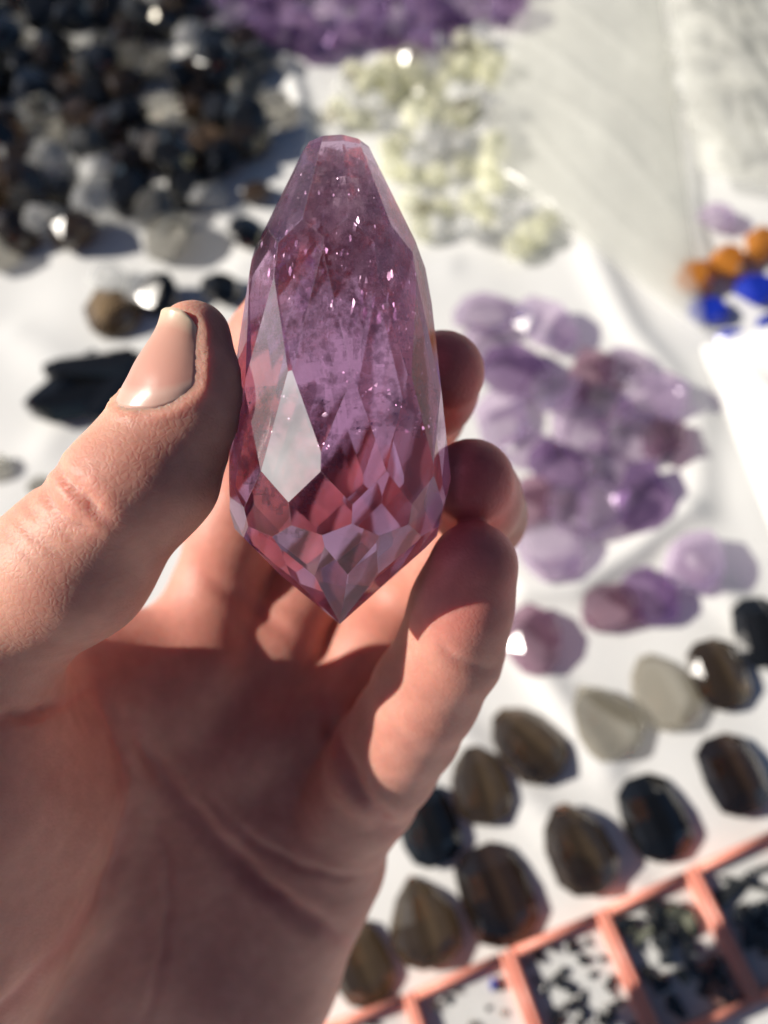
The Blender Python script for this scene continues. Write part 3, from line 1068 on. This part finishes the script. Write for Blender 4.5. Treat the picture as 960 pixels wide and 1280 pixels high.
# --- loose stones around the heap
LOOSE = [
    ('black_bead', M['black'], 305, 296, 27, 'lone black bead lying beside the narrow top of the amethyst'),
    ('black_bead', M['black'], 203, 366, 29, 'black bead on the cloth just beyond the thumb tip'),
    ('black_bead', M['black'], 272, 365, 28, 'black bead half hidden behind the index finger'),
    ('smoky_bead', M['tea'], 140, 392, 33, 'amber brown smoky bead between the dark heap and the thumb nail'),
    ('clear_bead', M['clear'], 133, 345, 24, 'glinting colourless bead beside the amber brown bead'),
    ('grey_bead', M['grey'], 218, 302, 36, 'large pale smoky bead just outside the dark heap'),
    ('clear_bead', M['clear'], 256, 250, 27, 'bright colourless bead on the rim of the dark heap'),
    ('smoky_bead', M['smoky'], 322, 243, 20, 'small brown bead on the cloth between the heap and the amethyst'),
    ('clear_bead', M['clear'], 15, 208, 30, 'big milky colourless bead at the outer side of the dark heap'),
    ('grey_bead', M['grey'], 45, 607, 15, 'small grey bead peeping out behind the thumb knuckle'),
    ('blue_grey_bead', M['grey'], -6, 580, 18, 'bluish grey bead lying alone far out beyond the thumb'),
]
for k, (nm, mt, x, y, s, lb) in enumerate(LOOSE):
    place(nm, BEADS[k % 4], mt, x, y, s, lb, 'bead', tilt=.5, hz=1.0, seed=k)
# --- dark crystals beyond the thumb
for k, (x, y, s, rot, lb) in enumerate([
        (82, 482, 36, .75, 'black pointed crystal sticking out of the small dark cluster'),
        (112, 500, 42, .15, 'thick black crystal lying at the front of the small dark cluster'),
        (125, 465, 40, -.1, 'slim black crystal with a pale sheen at the back of the cluster'),
        (150, 490, 34, .9, 'stubby black crystal in the small cluster, close to the thumb')]):
    place('black_crystal', PRISM[0], M['black'], x, y, s, lb, 'crystal', 'small cluster of black crystals', rot=rot, tilt=.15, hz=.8, lift=.001 * k, seed=k)
# --- purple heap at the top
AP = pile([(250, -25), (660, -25), (640, 15), (560, 40), (540, 62), (430, 52), (380, 60), (330, 45), (280, 30)], 36, 40, 5)
for k, (x, y) in enumerate(AP):
    d = R_.random() < .6
    place('purple_bead', R_.choice(BEADS), M['amethyst_dark'] if d else M['amethyst'], x, y, R_.uniform(22, 29),
          ('deep purple bead in the heap behind the dark and lemon beads' if d else 'pale lilac bead in the heap behind the dark and lemon beads'),
          'bead', 'purple beads heaped at the far side', tilt=.5, hz=1.1, seed=k)
# --- lemon / clear beads
for k, (x, y) in enumerate(pile([(405, 130), (420, 95), (480, 85), (520, 65), (600, 45), (625, 80), (610, 200), (640, 250), (690, 280), (680, 305), (640, 315), (600, 300), (560, 290), (520, 295), (500, 240), (470, 170)], 23, 110, 8)):
    c = R_.random() < .4
    place('clear_bead' if c else 'lemon_bead', R_.choice(BEADS), M['clear'] if c else M['lemon'], x, y, R_.uniform(15, 21),
          ('small colourless bead in the spread of pale lemon beads' if c else 'small pale lemon bead in the spread behind the amethyst tip'),
          'bead', 'pale beads spread between amethyst tip and plastic bag', tilt=.6, hz=1.2, lift=.003 * (k % 3 == 0), seed=k)
for k, (x, y) in enumerate([(440, 100), (583, 70), (580, 142), (415, 150), (530, 270)]):
    place('smoky_bead', BEADS[k % 4], M['grey'], x, y, 13, 'small blue-grey bead among the pale lemon beads', 'bead', 'grey beads among the lemon beads', tilt=.6, lift=.006, seed=k)
# --- clear stones beyond the bag
for k, (x, y) in enumerate(pile([(840, -20), (980, -20), (980, 180), (900, 190), (870, 130), (845, 60)], 34, 24, 12)):
    place('clear_nugget', R_.choice(NUGS), M['clear'], x, y, R_.uniform(20, 30), 'colourless nugget in the heap beyond the plastic bag', 'stone', 'colourless nuggets beyond the bag', tilt=.5, seed=k)
place('purple_bead', BEADS[1], M['amethyst'], 895, 275, 24, 'lilac bead lying by itself behind the orange stones', 'bead', tilt=.3)
# --- orange and blue stones
for k, (x, y, lb) in enumerate([(870, 345, 'orange faceted stone at the end of the row nearest the bag'), (910, 325, 'middle orange faceted stone of the short row'), (950, 308, 'brownish orange stone at the outer end of the row')]):
    place('orange_stone', NUGS[k], M['orange'], x, y, 25, lb, 'stone', 'orange stones in a row', rot=1.0 + .3 * k, hz=1.1, seed=k)
for k, (x, y, s, rot, lb) in enumerate([(890, 384, 20, .1, 'round blue stone under the orange stones'), (950, 360, 22, .3, 'big blue oval stone below the brownish orange one'),
                                         (922, 422, 17, .35, 'flat blue stone half covered by the white pouch edge'), (968, 404, 17, .9, 'blue stone tucked between blue oval and white pouch')]):
    place('blue_stone', OVALS[k % 4], M['blue'], x, y, s * 1.2, lb, 'stone', 'blue stones in a group', rot=rot, hz=.75, seed=k)
# --- the pale amethyst cluster
AM = [(608, 395, 36, 0), (678, 412, 37, 0), (600, 432, 26, 1), (645, 462, 38, 1), (628, 525, 36, 0), (690, 492, 34, 0), (742, 470, 34, 2),
      (778, 462, 36, 0), (758, 510, 38, 0), (815, 498, 36, 0), (720, 540, 38, 1), (790, 545, 37, 0), (700, 585, 36, 1), (828, 555, 30, 2),
      (750, 590, 38, 0), (800, 625, 46, 1), (712, 632, 36, 1), (757, 640, 36, 0), (660, 628, 34, 2), (690, 690, 44, 0), (660, 560, 28, 0), (735, 425, 0, 0)]
AN = [('pale lilac cut amethyst in the cluster beside the fingers', 'amethyst'), ('deep purple cut amethyst in the cluster beside the fingers', 'amethyst_dark'),
      ('rosy brownish amethyst in the cluster beside the fingers', 'amethyst_pink')]
for k, (x, y, s, c) in enumerate(AM):
    if not s: continue
    mt = M[AN[c][1]] if c != 1 or k % 3 == 0 else M['amethyst']
    tone = {'pale_amethyst': 'pale lilac', 'deep_amethyst': 'deep purple', 'rosy_amethyst': 'rosy brownish'}[mt.name]
    size = 'large ' if s >= 38 else 'small ' if s <= 30 else ''
    lb = f"{size}{tone} {'smooth oval' if k % 9 < 4 else 'blocky'} amethyst {'on top of its neighbours' if k % 4 == 1 else 'on the cloth'} in the cluster by the fingers"
    place('amethyst', (OVALS + NUGS)[k % 9], mt, x, y, s * 1.0, lb, 'gemstone', 'amethysts clustered beside the fingers', tilt=.35, hz=.8, lift=.004 * (k % 4 == 1), seed=k)
for k, (x, y, s, mt, lb) in enumerate([
        (765, 758, 40, 'amethyst_pink', 'rosy amethyst beside the smoky drops, below the cloth fold'),
        (815, 745, 40, 'amethyst_dark', 'deep purple amethyst overlapping the rosy one below the fold'),
        (866, 706, 42, 'amethyst', 'clear lilac amethyst standing beside the deep purple one'),
        (664, 800, 44, 'amethyst_pink', 'dusky oval amethyst half hidden behind the little finger')]):
    place('amethyst', OVALS[k % 4], M[mt], x, y, s * .86, lb, 'gemstone', rot=[.3, 2.4, 1.2, 1.7][k], tilt=.2, hz=.8, seed=k)
# --- smoky drops in rows
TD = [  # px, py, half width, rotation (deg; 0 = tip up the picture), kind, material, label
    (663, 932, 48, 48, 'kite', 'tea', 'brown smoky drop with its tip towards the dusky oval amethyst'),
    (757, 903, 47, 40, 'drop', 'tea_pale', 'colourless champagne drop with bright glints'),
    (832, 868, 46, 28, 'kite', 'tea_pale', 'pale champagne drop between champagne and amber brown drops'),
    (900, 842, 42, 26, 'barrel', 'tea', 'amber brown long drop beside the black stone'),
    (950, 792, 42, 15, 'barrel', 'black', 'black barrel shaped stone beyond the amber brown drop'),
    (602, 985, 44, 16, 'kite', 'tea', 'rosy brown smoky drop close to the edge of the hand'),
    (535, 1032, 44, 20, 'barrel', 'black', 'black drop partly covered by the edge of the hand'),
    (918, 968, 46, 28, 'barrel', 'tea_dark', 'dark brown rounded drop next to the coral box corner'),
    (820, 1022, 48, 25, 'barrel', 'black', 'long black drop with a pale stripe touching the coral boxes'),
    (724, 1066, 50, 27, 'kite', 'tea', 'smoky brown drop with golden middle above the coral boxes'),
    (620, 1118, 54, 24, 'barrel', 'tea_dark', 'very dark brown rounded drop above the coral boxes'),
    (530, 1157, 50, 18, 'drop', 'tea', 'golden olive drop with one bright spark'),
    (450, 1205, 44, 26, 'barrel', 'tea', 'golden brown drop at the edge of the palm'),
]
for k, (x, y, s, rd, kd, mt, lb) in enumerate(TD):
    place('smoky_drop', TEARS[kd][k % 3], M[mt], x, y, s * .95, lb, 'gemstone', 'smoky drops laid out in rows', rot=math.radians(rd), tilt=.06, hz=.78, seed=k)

# ------------------------------------------------------------------ coral boxes
def box_at(corners, label, h=0.0055):
    """corners: near-rim photo pixels TL, TR, BR, BL"""
    c = [T(x, y, h)[:2] for x, y in corners]
    cx = sum(c) / 4
    ux = (c[1] - c[0]) + (c[2] - c[3]); ux /= np.linalg.norm(ux)
    uy = np.array([-ux[1], ux[0]])
    w = (np.linalg.norm(c[1] - c[0]) + np.linalg.norm(c[2] - c[3])) / 2
    l = (np.linalg.norm(c[3] - c[0]) + np.linalg.norm(c[2] - c[1])) / 2
    root = bpy.data.objects.new('coral_box', None); COL.objects.link(root)
    root.location = (cx[0], cx[1], 0.0012); root.rotation_euler = (0, 0, math.atan2(ux[1], ux[0]))
    root.empty_display_size = 0.01
    tag(root, label, 'box', 'coral rimmed boxes standing in a row')
    t = 0.0022
    for nm, sx, sy, ox, oy in (('side_wall', t, l, -w / 2 + t / 2, 0), ('side_wall', t, l, w / 2 - t / 2, 0),
                               ('end_wall', w - 2 * t, t, 0, l / 2 - t / 2), ('end_wall', w - 2 * t, t, 0, -l / 2 + t / 2)):
        bm = bmesh.new()
        bmesh.ops.create_cube(bm, size=1, matrix=Matrix.Translation((ox, oy, h / 2)) @ Matrix.Diagonal((sx, sy, h, 1)))
        # rim lip, wider than the wall
        lip = 0.0008
        bmesh.ops.create_cube(bm, size=1, matrix=Matrix.Translation((ox, oy, h + 0.0004)) @ Matrix.Diagonal(
            (sx + (lip if nm == 'side_wall' else 0), sy + (lip if nm == 'end_wall' else 0), 0.0016, 1)))
        bmesh.ops.bevel(bm, geom=bm.edges[:], offset=0.00045, segments=2, affect='EDGES')
        me_ = bpy.data.meshes.new(nm); bm.to_mesh(me_); bm.free()
        me_.polygons.foreach_set('use_smooth', [True] * len(me_.polygons))
        obj(nm, me_, M['coral'], root)
    bm = bmesh.new()
    bmesh.ops.create_cube(bm, size=1, matrix=Matrix.Translation((0, 0, 0.001)) @ Matrix.Diagonal((w - 2 * t - .0002, l - 2 * t - .0002, 0.002, 1)))
    me_ = bpy.data.meshes.new('floor_panel'); bm.to_mesh(me_); bm.free()
    obj('floor_panel', me_, M['liner'], root)
    return root, w - 2 * t, l - 2 * t


CHIPS = [hull_mesh([(random.Random(s * 9 + i).uniform(-1, 1), random.Random(s * 17 + i + 99).uniform(-.8, .8), random.Random(s * 5 + i + 7).uniform(0, .9)) for i in range(10)], 'chip') for s in range(5)]
LONGC = hull_mesh([(x, y, z) for x in (-2.6, 2.4) for y, z in ((-.45, .1), (.4, .05), (.3, .6), (-.3, .7))] + [(3.2, 0, .3), (-3.1, .1, .3)], 'splinter')
# rows share one far edge line and step along it
e0, e1 = np.array([380.0, 1282.0]), np.array([985.0, 1026.0])
BOXL = ['coral box half hidden by the edge of the palm', 'coral box with a small blue chip and few grey chips', 'coral box scattered with many tiny dark chips',
        'coral box crowded with dark and greenish chips', 'coral box with dark splinters and black stones']
bx = [(378, 1292), (503, 1246), (630, 1190), (752, 1138), (868, 1084), (985, 1030)]
EDGE_DIR = (118, 205)             # the long sides run down to the lower right
for k in range(5):
    a, b_ = np.array(bx[k], float), np.array(bx[k + 1], float)
    gap = (b_ - a) / np.linalg.norm(b_ - a) * 1.0
    dn_ = np.array([70.0, 172.0]) * (1.0)
    root, w, l = box_at([a + gap, b_ - gap, b_ - gap + dn_, a + gap + dn_], BOXL[k])
    rr = random.Random(300 + k)
    cnt = [6, 16, 48, 46, 24][k]
    for i in range(cnt):
        lx, ly = rr.uniform(-.43, .43) * w, rr.uniform(-.46, .46) * l
        nm, mt, s, ms_, lb = 'dark_chip', M['chip'], rr.uniform(.0016, .0029), rr.choice(CHIPS), 'tiny dark chip lying in the box of many tiny dark chips'
        if k == 0: lb = 'dark chip in the box half hidden by the palm'
        if k == 1: lb = 'grey chip beside the blue chip in its box'; mt = M['grey'] if i % 2 else M['chip']
        if k == 3:
            s = rr.uniform(.003, .0052); lb = 'dark chunky chip in the crowded box'
            if i % 5 == 0: nm, mt, lb = 'greenish_chip', M['chip_green'], 'pale greenish chip in the crowded box'
            if i % 11 == 3: nm, mt, lb = 'rosy_chip', M['chip_rose'], 'rosy chip in the crowded box'
        if k == 4:
            s = rr.uniform(.004, .007); lb = 'black lump in the box with splinters'
            if i < 5: nm, ms_, s, lb, ly = 'splinter', LONGC, rr.uniform(.0026, .0036), 'long dark splinter in the box with black lumps', l * rr.uniform(.15, .4)
            else: ly = l * rr.uniform(-.45, .1)
        if k == 1 and i == 0: nm, mt, s, lb, lx, ly = 'blue_chip', M['blue'], .0032, 'small blue chip in the far corner of a coral box', .3 * w, .36 * l
        lim = s * (3 if nm == 'splinter' else 1)
        lx = max(-w / 2 + lim, min(w / 2 - lim, lx)); ly = max(-l / 2 + lim, min(l / 2 - lim, ly))
        key = ms_.name + '|' + mt.name
        if key not in MESHES:
            c = ms_.copy(); c.materials.clear(); c.materials.append(mt); MESHES[key] = c
        o = obj(nm, MESHES[key])
        bpy_m = Matrix.Translation(root.location) @ Matrix.Rotation(root.rotation_euler.z, 4, 'Z')
        o.location = bpy_m @ Vector((lx, ly, 0.002 + (0.0022 if i > cnt * .7 and k > 2 else 0)))
        o.rotation_euler = (rr.uniform(-.2, .2), rr.uniform(-.2, .2), rr.uniform(0, 6.28) if nm != 'splinter' else root.rotation_euler.z + rr.uniform(-.7, .3))
        o.scale = (s, s, s)
        tag(o, lb, 'chip', 'chips lying in the coral boxes')

# ------------------------------------------------------------------ plastic bags and white pouch
def sheet(name, quad, nu, nv, hfun, mat, label, cat, thick=None):
    """a crumpled sheet spanning four photo-pixel corners on the cloth (TL, TR, BR, BL)"""
    q = [np.array(T(*p)[:2]) for p in quad]
    vs, fs = [], []
    for j in range(nv):
        for i in range(nu):
            u, v = i / (nu - 1), j / (nv - 1)
            p = (q[0] * (1 - u) + q[1] * u) * (1 - v) + (q[3] * (1 - u) + q[2] * u) * v
            vs.append((p[0], p[1], hfun(u, v, p)))
    for j in range(nv - 1):
        for i in range(nu - 1):
            a = j * nu + i
            fs.append((a, a + 1, a + nu + 1, a + nu))
    c = np.array(vs).mean(0); c[2] = 0.002
    me_ = mesh_from(np.array(vs) - c, fs, name, True)
    o = obj(name, me_, mat, loc=c)
    if thick:
        md = o.modifiers.new('thick', 'SOLIDIFY'); md.thickness = thick
    return tag(o, label, cat)


from mathutils import noise as mn


def crumple(amp, base, dome, s1=38, sx=1.0):
    def f(u, v, p):
        e_ = (4 * u * (1 - u)) ** .5 * (4 * v * (1 - v)) ** .35
        n_ = mn.noise(Vector((p[0] * s1 * sx, p[1] * s1 * .35, 1.7))) + .5 * abs(mn.noise(Vector((p[0] * s1 * 2.3, p[1] * s1 * 1.1, 4.2))))
        r_ = 2.2 * max(0, 1 - abs(mn.noise(Vector((p[0] * s1 * 1.2 + p[1] * 9, p[1] * s1 * .3, 8.8))) * 4)) ** 2
        return base + dome * e_ + amp * (n_ * .8 + r_ * .22) * (0.3 + .7 * e_) + 0.002
    return f


sheet('plastic_bag', [(655, -40), (820, -40), (880, 430), (596, 205)], 60, 90, crumple(.0032, .003, .014, 24), M['film'],
      'crumpled cloudy plastic bag lying between lemon beads and orange stones', 'plastic bag')
sheet('plastic_wrap', [(815, -40), (1010, -40), (1000, 270), (862, 240)], 50, 50, crumple(.008, .012, .012, 48), M['film'],
      'glossy plastic wrap bunched over the colourless nuggets', 'plastic wrap')


def pouch_h(u, v, p):
    e_ = min(1, u * 3.2) ** .6 * min(1, v * 6) ** .5
    n_ = mn.noise(Vector((p[0] * 40, p[1] * 22, 3.1)))
    n2_ = 1 - abs(mn.noise(Vector((p[0] * 30 + p[1] * 25, p[1] * 12, 6.3)))) * 2
    return 0.0035 + .018 * e_ + (.008 * n_ + .008 * n2_) * e_


sheet('white_pouch', [(874, 440), (1060, 395), (1100, 720), (975, 700)], 50, 50, pouch_h, M['cloth'],
      'puffed white fabric pouch lying below the blue stones', 'pouch', 0.001)
print('gem faces', gem_faces, 'hand verts', len(HV), 'objects', len(bpy.data.objects))
